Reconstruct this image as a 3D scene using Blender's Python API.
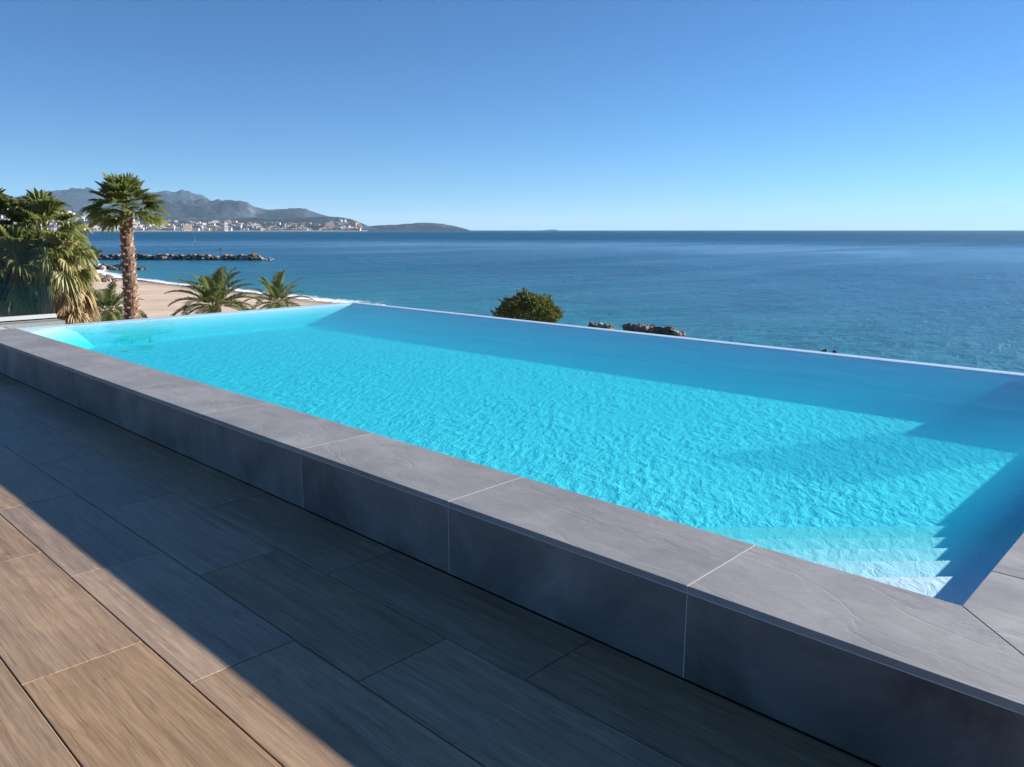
import bpy, bmesh, math, random
import numpy as np
from mathutils import Vector, Matrix, noise as mnoise

# ------------------------------------------------------------------ camera, sky, sun, exposure
S = bpy.context.scene
for o in list(bpy.data.objects): bpy.data.objects.remove(o)
COL = S.collection
R = math.radians

EYE = Vector((0.0, 0.0, 1.506))
F_PX, PITCH, YAW = 782.2, R(11.09), R(43.82)
cd = bpy.data.cameras.new('camera'); cam = bpy.data.objects.new('camera', cd); COL.objects.link(cam)
cam.location = EYE
cam.rotation_euler = (math.pi/2 - PITCH, 0.0, YAW)
cd.sensor_width = 36.0; cd.lens = 36.0*F_PX/1024.0
cd.clip_start = 0.05; cd.clip_end = 90000.0
S.camera = cam

SUN_EL, SUN_AZ = R(16.43), R(24.2)          # azimuth clockwise from +Y
SUN_DIR = Vector((math.cos(SUN_EL)*math.sin(SUN_AZ), math.cos(SUN_EL)*math.cos(SUN_AZ), math.sin(SUN_EL)))
W = bpy.data.worlds.new('World'); S.world = W; W.use_nodes = True
wn = W.node_tree; wn.nodes.clear()
sky = wn.nodes.new('ShaderNodeTexSky'); sky.sky_type = 'NISHITA'; sky.sun_disc = False
sky.sun_elevation = SUN_EL; sky.sun_rotation = SUN_AZ
sky.altitude = 0.0; sky.air_density = 0.7; sky.dust_density = 0.0; sky.ozone_density = 6.8
bg = wn.nodes.new('ShaderNodeBackground'); bg.inputs['Strength'].default_value = 0.0535
wo = wn.nodes.new('ShaderNodeOutputWorld')
tint = wn.nodes.new('ShaderNodeMixRGB'); tint.blend_type = 'MULTIPLY'; tint.inputs[0].default_value = 1.0; tint.inputs[2].default_value = (.84, .985, .965, 1)
wn.links.new(sky.outputs[0], tint.inputs[1]); wn.links.new(tint.outputs[0], bg.inputs[0]); wn.links.new(bg.outputs[0], wo.inputs[0])

sd = bpy.data.lights.new('sun', 'SUN'); sun = bpy.data.objects.new('sun', sd); COL.objects.link(sun)
sd.energy = 5.0; sd.angle = R(0.53); sd.color = (1.0, 0.93, 0.855)
sun.rotation_euler = SUN_DIR.to_track_quat('Z', 'Y').to_euler()
sun.location = (20, 40, 30)

S.view_settings.view_transform = 'Standard'; S.view_settings.look = 'None'
S.view_settings.exposure = 1.5; S.view_settings.gamma = 1.0; S.view_settings.use_curve_mapping = False
S.render.engine = 'CYCLES'
S.cycles.use_denoising = True
S.cycles.max_bounces = 10; S.cycles.diffuse_bounces = 4; S.cycles.glossy_bounces = 4
S.cycles.transmission_bounces = 8; S.cycles.transparent_max_bounces = 12; S.cycles.volume_bounces = 0
S.cycles.caustics_refractive = True; S.cycles.caustics_reflective = False
S.cycles.sample_clamp_indirect = 6.0

# ------------------------------------------------------------------ helpers
FWD = Vector((-math.sin(YAW)*math.cos(PITCH), math.cos(YAW)*math.cos(PITCH), -math.sin(PITCH)))
RGT = Vector((math.cos(YAW), math.sin(YAW), 0.0)); UP = RGT.cross(FWD)
def ray(px, py):
    return FWD + RGT*((px-512.0)/F_PX) - UP*((py-383.5)/F_PX)
def at_z(px, py, z):
    d = ray(px, py); return EYE + d*((z-EYE.z)/d.z)
def at_dist(px, py, dist):
    d = ray(px, py); h = math.hypot(d.x, d.y); return EYE + d*(dist/h)

def link(o, parent=None):
    COL.objects.link(o)
    if parent is not None: o.parent = parent
    return o
def tag(o, label=None, cat=None, group=None, kind=None):
    if label: o['label'] = label
    if cat: o['category'] = cat
    if group: o['group'] = group
    if kind: o['kind'] = kind
    return o
def empty(name, loc=(0,0,0), rz=0.0):
    o = bpy.data.objects.new(name, None); o.location = loc; o.rotation_euler = (0,0,rz); o.empty_display_size = .2
    return link(o)
def mesh_obj(name, verts, faces, mats, parent=None, smooth=False, midx=None):
    me = bpy.data.meshes.new(name); me.from_pydata([tuple(v) for v in verts], [], faces)
    for m in (mats if isinstance(mats, (list, tuple)) else [mats]): me.materials.append(m)
    if midx is not None: me.polygons.foreach_set('material_index', midx)
    if smooth: me.polygons.foreach_set('use_smooth', [True]*len(me.polygons))
    me.update()
    return link(bpy.data.objects.new(name, me), parent)
def bm_obj(name, bm, mats, parent=None, smooth=False):
    me = bpy.data.meshes.new(name); bm.to_mesh(me); bm.free()
    for m in (mats if isinstance(mats, (list, tuple)) else [mats]): me.materials.append(m)
    if smooth: me.polygons.foreach_set('use_smooth', [True]*len(me.polygons))
    return link(bpy.data.objects.new(name, me), parent)
def box(bm, x0, x1, y0, y1, z0, z1, bevel=0.0):
    r = bmesh.ops.create_cube(bm, size=1.0)
    for v in r['verts']:
        v.co = Vector(((x0+x1)/2 + v.co.x*(x1-x0), (y0+y1)/2 + v.co.y*(y1-y0), (z0+z1)/2 + v.co.z*(z1-z0)))
    if bevel > 0:
        es = list({e for v in r['verts'] for e in v.link_edges})
        bmesh.ops.bevel(bm, geom=es, offset=bevel, segments=2, profile=.5, affect='EDGES')

# node helper
class N:
    def __init__(self, name):
        self.m = bpy.data.materials.new(name); self.m.use_nodes = True
        self.t = self.m.node_tree; self.t.nodes.clear()
        self.out = self.t.nodes.new('ShaderNodeOutputMaterial')
    def n(self, typ, **kw):
        nd = self.t.nodes.new('ShaderNode'+typ)
        for k, v in kw.items():
            if k.startswith('_'): nd.inputs[k[1:].replace('_', ' ')].default_value = v
            else: setattr(nd, k, v)
        return nd
    def l(self, a, b): self.t.links.new(a, b)
    def coords(self, kind='Object', scale=(1,1,1), rot=(0,0,0), add=None):
        tc = self.n('TexCoord'); mp = self.n('Mapping'); mp.inputs['Scale'].default_value = scale; mp.inputs['Rotation'].default_value = rot
        src = tc.outputs[kind]
        if add is not None:
            va = self.n('VectorMath', operation='ADD'); self.l(src, va.inputs[0]); self.l(add, va.inputs[1]); src = va.outputs[0]
        self.l(src, mp.inputs['Vector']); return mp.outputs[0]
    def noise(self, vec, scale, detail=4, rough=.55, dist=0.0):
        nd = self.n('TexNoise'); nd.inputs['Scale'].default_value = scale; nd.inputs['Detail'].default_value = detail
        nd.inputs['Roughness'].default_value = rough; nd.inputs['Distortion'].default_value = dist
        self.l(vec, nd.inputs['Vector']); return nd.outputs['Fac']
    def ramp(self, fac, stops, interp='LINEAR'):
        r = self.n('ValToRGB'); r.color_ramp.interpolation = interp
        el = r.color_ramp.elements
        while len(el) < len(stops): el.new(.5)
        for e, (p, c) in zip(el, stops): e.position = p; e.color = (c if len(c) == 4 else (*c, 1)) if isinstance(c, tuple) else (c, c, c, 1)
        self.l(fac, r.inputs[0]); return r.outputs[0]
    def mix(self, fac, a, b, typ='MIX'):
        m = self.n('MixRGB', blend_type=typ)
        for s, v in ((m.inputs[0], fac), (m.inputs[1], a), (m.inputs[2], b)):
            if isinstance(v, (int, float)): s.default_value = v
            elif isinstance(v, tuple): s.default_value = v if len(v) == 4 else (*v, 1)
            else: self.l(v, s)
        return m.outputs[0]
    def math(self, op, a, b=None):
        m = self.n('Math', operation=op)
        for s, v in ((m.inputs[0], a), (m.inputs[1], b)):
            if v is None: continue
            if isinstance(v, (int, float)): s.default_value = v
            else: self.l(v, s)
        return m.outputs[0]
    def bump(self, h, strength=.3, dist=.01, normal=None):
        b = self.n('Bump'); b.inputs['Strength'].default_value = strength; b.inputs['Distance'].default_value = dist
        self.l(h, b.inputs['Height'])
        if normal is not None: self.l(normal, b.inputs['Normal'])
        return b.outputs[0]
    def pbsdf(self, color, rough=.6, spec=.5, normal=None, metal=0.0):
        p = self.n('BsdfPrincipled')
        for k, v in (('Base Color', color), ('Roughness', rough), ('Specular IOR Level', spec), ('Metallic', metal)):
            s = p.inputs[k]
            if isinstance(v, (int, float)): s.default_value = v
            elif isinstance(v, tuple): s.default_value = (*v, 1)
            else: self.l(v, s)
        if normal is not None: self.l(normal, p.inputs['Normal'])
        self.l(p.outputs[0], self.out.inputs['Surface']); return p

# ------------------------------------------------------------------ materials
def m_slate(name, base, vary):
    k = N(name)
    oi = k.n('ObjectInfo')
    off = k.n('VectorMath', operation='SCALE'); off.inputs['Scale'].default_value = 37.0
    cmb = k.n('CombineXYZ'); k.l(oi.outputs['Random'], cmb.inputs[0]); k.l(oi.outputs['Random'], cmb.inputs[1]); k.l(cmb.outputs[0], off.inputs[0])
    v = k.coords('Object', (1,1,1), (0,0,R(-14)), add=off.outputs[0])
    vs = k.coords('Object', (1.0,2.4,1.5), (0,0,R(-22)), add=off.outputs[0])
    n1 = k.noise(v, 1.8, 6, .6, .6); n2 = k.noise(vs, 3.5, 8, .62, 1.2); n3 = k.noise(v, 60, 4, .6)
    c = k.ramp(n1, [(.32, tuple(b*(1-vary) for b in base)), (.5, base), (.68, tuple(b*(1+vary) for b in base))])
    c = k.mix(.28, c, k.ramp(n2, [(.3, .40), (.5, .5), (.72, .60)]), 'OVERLAY')
    c = k.mix(.15, c, k.ramp(n3, [(.3, .35), (.7, .65)]), 'OVERLAY')
    c = k.mix(.05, c, (.27, .20, .18), 'MIX')
    # cleft ridges of split slate
    nv = k.noise(vs, 1.1, 4, .55, 1.0)
    rid = k.ramp(k.math('ABSOLUTE', k.math('SUBTRACT', nv, .5)), [(0.0, 0.0), (.015, .8), (.05, 1.0)])
    h = k.math('ADD', k.math('MULTIPLY', rid, .25), k.math('ADD', k.math('MULTIPLY', n2, .8), k.math('MULTIPLY', n3, .15)))
    rb = k.ramp(n2, [(.3, .42), (.7, .62)])
    k.pbsdf(c, rb, .4, k.bump(h, .42, .005))
    return k.m
M_COPING = m_slate('slate_grey_stone', (.255, .254, .252), .20)
M_CLAD = m_slate('slate_cladding', (.142, .138, .134), .55)
def m_plain(name, col, rough=.7, spec=.4, sc=20, amt=.15, bump=.15, bd=.004):
    k = N(name); v = k.coords('Object')
    n = k.noise(v, sc, 5, .6); n2 = k.noise(v, sc*.13, 4, .6)
    c = k.mix(amt*2, col, k.ramp(n, [(.3, .3), (.7, .7)]), 'OVERLAY'); c = k.mix(amt*2, c, k.ramp(n2, [(.3, .35), (.7, .65)]), 'OVERLAY')
    k.pbsdf(c, rough, spec, k.bump(n, bump, bd)); return k.m
M_GROUT = m_plain('pale_grout', (.48, .47, .45), .85, .2, 200, .1)
def m_liner(name, col, bump):
    k = N(name)
    v = k.coords('Object', (1, 1, 0.0))
    wn_ = k.n('TexNoise'); wn_.inputs['Scale'].default_value = 3.2; wn_.inputs['Detail'].default_value = 3; k.l(v, wn_.inputs['Vector'])
    vv = k.n('VectorMath', operation='MULTIPLY_ADD'); k.l(wn_.outputs['Color'], vv.inputs[0]); vv.inputs[1].default_value = (.13, .13, 0); k.l(v, vv.inputs[2])
    mr = k.n('Mapping'); mr.inputs['Rotation'].default_value = (0, 0, R(-118)); k.l(vv.outputs[0], mr.inputs['Vector'])
    mp = k.n('Mapping'); mp.inputs['Scale'].default_value = (10.0, 19.0, 0); k.l(mr.outputs[0], mp.inputs['Vector'])
    vo = k.n('TexVoronoi', feature='SMOOTH_F1'); vo.inputs['Scale'].default_value = 1.0; vo.inputs['Smoothness'].default_value = .45; k.l(mp.outputs[0], vo.inputs['Vector'])
    vo2 = k.n('TexVoronoi', feature='SMOOTH_F1'); vo2.inputs['Scale'].default_value = .47; vo2.inputs['Smoothness'].default_value = .4; k.l(mp.outputs[0], vo2.inputs['Vector'])
    patch = k.ramp(k.noise(v, 1.1, 3, .5), [(.35, .55), (.65, 1.15)])
    n2 = k.noise(mp.outputs[0], 1.3, 3, .6)
    # low terraces with rounded edges: thin curved lines that catch a low sun
    n3 = k.noise(mp.outputs[0], 1.15, 2, .5, .5); n4 = k.noise(mp.outputs[0], .62, 2, .5, .4)
    st = [(.34, 0.0), (.40, .3), (.47, .3), (.52, .62), (.58, .62), (.64, 1.0)]
    terr = k.math('ADD', k.ramp(n3, st, 'EASE'), k.ramp(n4, st, 'EASE'))
    h = k.math('MULTIPLY', k.math('ADD', k.math('MULTIPLY', vo.outputs['Distance'], .60), k.math('ADD', k.math('MULTIPLY', vo2.outputs['Distance'], .6), k.math('MULTIPLY', n2, .45))), patch)
    h = k.math('ADD', k.math('MULTIPLY', h, .75), k.math('MULTIPLY', k.math('MULTIPLY', terr, patch), .42))
    k.pbsdf(col, .6, .2, k.bump(h, 1.0, bump)); return k.m
M_LINER = m_liner('pool_liner', (.55, .79, .98), .019)
M_DGROUT = m_plain('deck_joint_grout', (.13, .095, .07), .85, .2, 200, .1)
M_STEP = m_liner('pool_step_plaster', (.58, .73, .82), .005)
M_LIP = m_plain('white_wet_plaster', (.46, .62, .74), .35, .5, 60, .05, .05)
M_CONC = m_plain('grey_concrete', (.20, .21, .19), .85, .3, 30, .15, .3)
M_RENDER = m_plain('white_render', (.52, .51, .48), .9, .2, 15, .08, .2)
M_SUBDECK = m_plain('dark_joint', (.035, .022, .018), .9, .1)
M_ALU = m_plain('anodised_metal', (.45, .46, .46), .35, .6, 80, .05, .02)

def m_wood():
    k = N('oak_look_planks')
    at = k.n('Attribute', attribute_name='plank'); sep = k.n('SeparateColor'); k.l(at.outputs['Color'], sep.inputs[0])
    off = k.n('VectorMath', operation='SCALE'); off.inputs['Scale'].default_value = 50.0; k.l(at.outputs['Color'], off.inputs[0])
    v = k.coords('Object', (.50, 12.0, 1.0), add=off.outputs[0]); v1 = k.coords('Object', (1, 2.8, 1), add=off.outputs[0])
    vf = k.coords('Object', (.9, 26.0, 1.0), add=off.outputs[0])
    big = k.noise(v1, 1.6, 4, .55, .5); grain = k.noise(v, 2.6, 9, .66, .7); fine = k.noise(vf, 6, 5, .65, .2)
    # growth rings: contour lines of a smooth field, cathedral figure
    ring = k.n('TexNoise'); ring.inputs['Scale'].default_value = .9; ring.inputs['Detail'].default_value = 2; k.l(v1, ring.inputs['Vector'])
    rr = k.math('PINGPONG', k.math('MULTIPLY', ring.outputs['Fac'], 26.0), 1.0)
    c = k.ramp(grain, [(.24, (.165, .100, .054)), (.42, (.262, .175, .104)), (.56, (.31, .213, .130)), (.78, (.375, .268, .170))])
    c = k.mix(.35, c, k.ramp(big, [(.3, (.30, .30, .30)), (.5, (.5, .5, .5)), (.7, (.66, .65, .63))]), 'OVERLAY')
    c = k.mix(k.math('MULTIPLY', k.ramp(big, [(.4, 0.0), (.6, 1.0)]), .22), c, k.ramp(rr, [(.0, .25), (.25, .5), (1.0, .62)]), 'OVERLAY')
    c = k.mix(.42, c, k.ramp(fine, [(.32, .22), (.68, .76)]), 'OVERLAY')
    kn = k.noise(k.coords('Object', (1.0, 3.2, 1.0), add=off.outputs[0]), 3.4, 3, .55, .6)
    knot = k.ramp(kn, [(.66, 0.0), (.78, .6)])
    c = k.mix(knot, c, (.15, .085, .045))
    po = k.noise(k.coords('Object', (2.6, 85.0, 1.0), add=off.outputs[0]), 1.7, 3, .6)
    pore = k.math('MULTIPLY', k.ramp(po, [(.56, 0.0), (.64, 1.0)]), k.ramp(grain, [(.35, .55), (.6, .12)]))
    c = k.mix(pore, c, (.115, .068, .036))
    hs = k.n('HueSaturation'); k.l(c, hs.inputs['Color']); k.l(k.math('ADD', k.math('MULTIPLY', sep.outputs[0], .30), .95), hs.inputs['Value'])
    k.l(k.math('ADD', k.math('MULTIPLY', sep.outputs[1], .25), .85), hs.inputs['Saturation'])
    h = k.math('SUBTRACT', k.math('ADD', k.math('MULTIPLY', grain, .35), k.math('MULTIPLY', fine, .55)), k.math('MULTIPLY', pore, .5))
    k.pbsdf(hs.outputs[0], k.ramp(grain, [(.3, .36), (.7, .48)]), .5, k.bump(h, .25, .002)); return k.m
M_WOOD = m_wood()

def m_poolwater():
    k = N('pool_water')
    tr = k.n('BsdfTransparent'); tr.inputs[0].default_value = (.98, 1, 1, 1)
    gl = k.n('BsdfGlossy'); gl.inputs['Roughness'].default_value = .02
    ge = k.n('NewGeometry'); dt = k.n('VectorMath', operation='DOT_PRODUCT'); k.l(ge.outputs['Normal'], dt.inputs[0]); k.l(ge.outputs['Incoming'], dt.inputs[1])
    fr = k.math('ADD', .02, k.math('MULTIPLY', k.math('POWER', k.math('SUBTRACT', 1.0, k.math('ABSOLUTE', dt.outputs['Value'])), 5.0), .52))
    mx = k.n('MixShader'); k.l(fr, mx.inputs[0]); k.l(tr.outputs[0], mx.inputs[1]); k.l(gl.outputs[0], mx.inputs[2])
    k.l(mx.outputs[0], k.out.inputs['Surface'])
    va = k.n('VolumeAbsorption'); va.inputs['Color'].default_value = (.0, .915, .996, 1); va.inputs['Density'].default_value = WATER_DENSITY
    vs = k.n('VolumeScatter'); vs.inputs['Color'].default_value = (.02, .62, 1.0, 1); vs.inputs['Density'].default_value = WATER_SCATTER
    ad = k.n('AddShader'); k.l(va.outputs[0], ad.inputs[0]); k.l(vs.outputs[0], ad.inputs[1]); k.l(ad.outputs[0], k.out.inputs['Volume'])
    return k.m
WATER_SCATTER = .44
WATER_DENSITY = 1.15
M_WATER = m_poolwater()

def m_glass(name='balustrade_glass', col=(.965, .985, .98, 1)):
    k = N(name)
    tr = k.n('BsdfTransparent'); tr.inputs[0].default_value = col
    gl = k.n('BsdfGlossy'); gl.inputs['Roughness'].default_value = .01
    ge = k.n('NewGeometry'); dt = k.n('VectorMath', operation='DOT_PRODUCT'); k.l(ge.outputs['Normal'], dt.inputs[0]); k.l(ge.outputs['Incoming'], dt.inputs[1])
    fr = k.math('ADD', .02, k.math('MULTIPLY', k.math('POWER', k.math('SUBTRACT', 1.0, k.math('ABSOLUTE', dt.outputs['Value'])), 5.0), .52))
    mx = k.n('MixShader'); k.l(fr, mx.inputs[0]); k.l(tr.outputs[0], mx.inputs[1]); k.l(gl.outputs[0], mx.inputs[2])
    k.l(mx.outputs[0], k.out.inputs['Surface']); return k.m
M_GLASS = m_glass()
M_TINT = m_glass('shadow_screen_tint', (.80, .82, .83, 1))  # only for the unseen screen that dims the sun over the pool

# ------------------------------------------------------------------ terrace deck
DZ = 0.0; COPE_Z = .34; WATER_Z = .26; POOL_D = .325; FLOOR_Z = WATER_Z - POOL_D
Y_OUT, Y_IN = 2.16, 2.641
X_RI, X_RO = -.561, -.080
X_LI, X_LO = -11.42, -11.58
Y_FI, Y_FO = 7.90, 8.06
random.seed(4)
def build_deck():
    verts, faces, cols = [], [], []
    X0, X1 = -15.0, 5.0
    r = 0; ytop = Y_OUT
    rows = []
    yb = 1.78; idx = 0
    rows.append((yb, Y_OUT-.004, 0))
    while yb > -5.5:
        idx += 1; rows.append((yb-.4, yb, idx)); yb -= .4
    yb = Y_OUT+.02; idx = -1
    while yb < 8.5: rows.append((yb, yb+.4, idx)); yb += .4; idx -= 1
    XL = X0
    for (y0, y1, i) in rows:
        X0 = XL if i >= 0 else X_RO+.004
        base = .75 - .4*i
        k0 = math.floor((X0-base)/1.2)
        x = base + k0*1.2
        while x < X1:
            a, b = max(x, X0)+.002, min(x+1.2, X1)-.002
            if b-a > .05:
                g0, g1, ch, t = y0+.0022, y1-.0022, .0022, .0
                n = len(verts); rr = (random.random(), random.random(), random.random(), 1)
                dz = random.uniform(-.0006, .0006)
                zt = DZ+dz; zb = zt-.006
                verts += [(a,g0,zb),(b,g0,zb),(b,g1,zb),(a,g1,zb),(a,g0,zt-ch),(b,g0,zt-ch),(b,g1,zt-ch),(a,g1,zt-ch),
                          (a+.0022,g0+ch,zt),(b-.0022,g0+ch,zt),(b-.0022,g1-ch,zt),(a+.0022,g1-ch,zt)]
                f = []
                for s in (0, 4):
                    for q in range(4): f.append((n+s+q, n+s+(q+1)%4, n+s+4+(q+1)%4, n+s+4+q))
                f.append((n+8,n+9,n+10,n+11)); faces += f; cols += [rr]*12
            x += 1.2
    o = mesh_obj('deck', verts, faces, M_WOOD)
    ca = o.data.color_attributes.new('plank', 'FLOAT_COLOR', 'POINT')
    ca.data.foreach_set('color', np.array(cols, dtype=np.float32).ravel())
    tag(o, kind='structure')
    # joint filler under the planks: dark along, pale across
    X0 = XL
    bm = bmesh.new(); box(bm, X_RO+.003, X1, Y_OUT+.31, 8.6, -.40, -.0065); box(bm, X0, X1, -5.8, Y_OUT+.3, -.40, -.0065)
    tag(bm_obj('deck_base', bm, M_SUBDECK), kind='structure')
    bm = bmesh.new()
    for (y0, y1, i) in rows:
        X0 = XL if i >= 0 else X_RO+.01
        x = .75-.4*i; x += 1.2*math.floor((X0-x)/1.2)
        while x < X1:
            if x > X0+.1: box(bm, x-.0019, x+.0019, y0+.005, y1-.005, -.0062, -.0022)
            x += 1.2
    tag(bm_obj('deck_grout', bm, M_DGROUT), kind='structure')
build_deck()

# ------------------------------------------------------------------ infinity pool
def build_pool():
    P = empty('infinity_pool', (-6.0, 2.16, 0.0))
    tag(P, 'raised infinity pool clad in grey slate slabs, full of bright turquoise water', 'pool')
    inv = Matrix.Translation(-Vector(P.location))
    def part(o):
        o.data.transform(inv); o.parent = P; return o
    def part_c(name, bm, mat, c):       # part with its own origin at c
        for v in bm.verts: v.co -= Vector(c)
        o = bm_obj(name, bm, mat); o.parent = P; o.location = Vector(c) - Vector(P.location); return o
    # basin lining: floor and four walls, faces inward
    x0, x1, y0, y1, zf = X_LI, X_RI, Y_IN, Y_FI, FLOOR_Z
    ztn = COPE_Z-.027; ztf = WATER_Z-.012
    v = [(x0,y0,zf),(x1,y0,zf),(x1,y1,zf),(x0,y1,zf),(x0,y0,ztn),(x1,y0,ztn),(x1,y1,ztn),(x0,y1,ztf)]
    v += [(x0,y0,ztf), (-1.20,y1,zf),(-1.20,y1,ztf),(-1.20,y1,ztn)]
    f = [(0,1,9,3) if False else (0,1,2,9,3), (0,4,5,1), (1,5,6,2), (2,6,11,9) if False else (2,6,11,10,9), (9,10,7,3), (3,7,8,0)]
    b = part(mesh_obj('basin', v, f, M_LINER))
    # corner steps: treads cut the corners at 45 degrees
    def steps(cx, sx, offs, deps, name):
        vs, fs = [], []
        cy = Y_IN-.015; cxx = cx + .015*(-sx)
        def P2(c): return [(cxx + sx*(c+.03), cy), (cxx, cy+(c+.03))]
        prev = None
        for kk, (c, d) in enumerate(zip(offs, deps)):
            z = WATER_Z-d; zl = WATER_Z-(deps[kk+1] if kk+1 < len(deps) else POOL_D+.004)
            a, bb = P2(c); n = len(vs)
            if prev is None:
                vs += [(cxx,cy,z),(a[0],a[1],z),(bb[0],bb[1],z)]; fs.append((n,n+1,n+2)); top=(n+1,n+2)
            else:
                pa, pb = prev
                vs += [(pa[0],pa[1],z),(a[0],a[1],z),(bb[0],bb[1],z),(pb[0],pb[1],z)]; fs.append((n,n+1,n+2,n+3)); top=(n+1,n+2)
            m = len(vs); vs += [(a[0],a[1],zl),(bb[0],bb[1],zl)]; fs.append((top[0],m,m+1,top[1]))
            prev = (a, bb)
        o = part(mesh_obj(name, vs, fs, M_STEP))
        bm = bmesh.new(); bm.from_mesh(o.data); bmesh.ops.recalc_face_normals(bm, faces=bm.faces)
        up = sum((ff.normal.z for ff in bm.faces))
        if up < 0: bmesh.ops.reverse_faces(bm, faces=bm.faces)
        bm.to_mesh(o.data); bm.free()
    steps(X_RI, -1, [.60,.99,1.37,1.76,2.20], [.021,.081,.142,.205,.27], 'corner_steps')
    vs, fs = [], []
    ramp = [(0,.006),(.4,.012),(.7,.03),(.85,.10),(.95,.20),(1.05,POOL_D+.004)]
    for c, d in ramp: vs += [(X_LI-.015+c+.03, Y_IN-.015, WATER_Z-d), (X_LI-.015, Y_IN-.015+c+.03, WATER_Z-d)]
    for q in range(len(ramp)-1): fs.append((2*q, 2*q+2, 2*q+3, 2*q+1))
    part(mesh_obj('corner_ramp', vs, fs, M_STEP, smooth=True))
    # overflow lip: level with the water, white, on the left and far sides
    bm = bmesh.new()
    zt = WATER_Z-.004; ch = .03
    prof = [(-.004,-.02),(-.004,zt-.018),(.02,zt+.001),(.06,zt+.006),(.165,zt+.006),(.195,zt-.03),(.195,-.6)]
    path = [(X_LI, Y_IN+.0, (-1,0)), (X_LI, Y_FI, (-1,1)), (-1.20, Y_FI, (0,1))]
    rows = []
    for (px, py, d) in path:
        rows.append([bm.verts.new((px + d[0]*(o if o else 0.0), py + d[1]*o, z)) for (o, z) in prof])
    for a, b2 in zip(rows, rows[1:]):
        for q in range(len(prof)-1): bm.faces.new((a[q], a[q+1], b2[q+1], b2[q]))
    bmesh.ops.recalc_face_normals(bm, faces=bm.faces)
    o = part(bm_obj('overflow_lip', bm, M_LIP))
    # outer shell below
    bm = bmesh.new()
    box(bm, X_LO-.5, X_LI-.005, Y_OUT+.03, Y_FO+.3, -5.4, -.30)
    box(bm, X_LI-.004, X_RO-.02, Y_FI+.004, Y_FO+.3, -5.4, -.301)
    box(bm, X_RI+.004, X_RO-.03, Y_OUT+.03, Y_FI, -5.4, COPE_Z-.03)
    box(bm, X_LI-.004, X_RI, Y_OUT+.03, Y_IN-.004, -5.4, COPE_Z-.0305)
    box(bm, -1.198, X_RO-.03, Y_FI+.005, Y_FO+.30, -.30, COPE_Z-.03)
    part(bm_obj('shell', bm, M_RENDER))
    # coping slabs, 1.2 m long, thin pale joints
    g = .0016; TH = .024
    def slab(x0, x1, y0, y1, name='coping_slab'):
        c = ((x0+x1)/2, (y0+y1)/2, COPE_Z)
        bm = bmesh.new(); box(bm, x0, x1, y0, y1, COPE_Z-TH, COPE_Z, .0022); return part_c(name, bm, M_COPING, c)
    xs = [-3.662 + 1.2*k for k in range(-6, 3)]
    xs = [-11.02] + xs
    for a, b2 in zip(xs, xs[1:]):
        if b2-a > .3: slab(a+g, b2-g, Y_OUT, Y_IN)
    # mitred corner: last front slab and first side slab
    def poly(pts, name='coping_slab'):
        bm = bmesh.new(); lo = [bm.verts.new((x,y,COPE_Z-TH)) for x,y in pts]; hi = [bm.verts.new((x,y,COPE_Z)) for x,y in pts]
        n = len(pts); bm.faces.new(hi); bm.faces.new(lo[::-1])
        for q in range(n): bm.faces.new((lo[q], lo[(q+1)%n], hi[(q+1)%n], hi[q]))
        bmesh.ops.bevel(bm, geom=list(bm.edges), offset=.0022, segments=2, profile=.5, affect='EDGES')
        c = (sum(p[0] for p in pts)/n, sum(p[1] for p in pts)/n, COPE_Z); return part_c(name, bm, M_COPING, c)
    xl = xs[-1]; e = .002
    poly([(xl+g, Y_OUT), (X_RO-e, Y_OUT), (X_RI-e, Y_IN), (xl+g, Y_IN)])
    poly([(X_RO, Y_OUT+e), (X_RO, 3.0-g), (X_RI, 3.0-g), (X_RI, Y_IN+e)])
    yy = 3.0
    while yy < Y_FI:
        y2 = min(yy+1.2, Y_FO+.35); slab(X_RI, X_RO, yy+g, y2-g); yy = y2
        if Y_FO+.35-yy < .05: break
    slab(-1.20, X_RI-.003, Y_FI, Y_FO+.35)
    bm = bmesh.new(); box(bm, -1.20, X_RO, Y_FI+.06, Y_FO+.35, COPE_Z+.001, COPE_Z+.10, .004); part(bm_obj('shadow_upstand', bm, M_COPING))  # unseen block added to lengthen the corner shadow in the pool
    bm = bmesh.new(); box(bm, -1.18, -.235, 8.195, 8.207, COPE_Z+.101, COPE_Z+.70, .001); part(bm_obj('shadow_screen', bm, M_TINT))  # unseen tinted panel, added to cast the soft shadow wedge in the pool
    # joints
    bm = bmesh.new()
    for x in xs[1:]:
        box(bm, x-g*.98, x+g*.98, Y_OUT+.001, Y_IN-.001, COPE_Z-TH+.001, COPE_Z-.0006)
    box(bm, xs[0]+.01, X_RO-.004, Y_OUT+.0035, Y_OUT+.028, COPE_Z-.0295, COPE_Z-TH-.0002)
    part(bm_obj('joint_grout', bm, M_GROUT))
    # front cladding
    for a, b2 in zip([-13.2, -12.0]+xs, [-12.0, -11.02]+xs[1:]+[X_RO]):
        if b2-a < .3: continue
        zt = COPE_Z-.0295 if a >= -11.1 else WATER_Z-.02
        c = ((a+b2)/2, Y_OUT+.011, zt/2)
        bm = bmesh.new(); box(bm, a+g, b2-g, Y_OUT, Y_OUT+.02, .002, zt, .0012); part_c('cladding_panel', bm, M_CLAD, c)
    yy = Y_OUT+.02
    for q in range(5):
        c = (X_RO-.01, yy+.6, .15); bm = bmesh.new(); box(bm, X_RO-.02, X_RO, yy+g, yy+1.2-g, -.3, COPE_Z-.0295, .0012); part_c('cladding_panel', bm, M_CLAD, c); yy += 1.2
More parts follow.
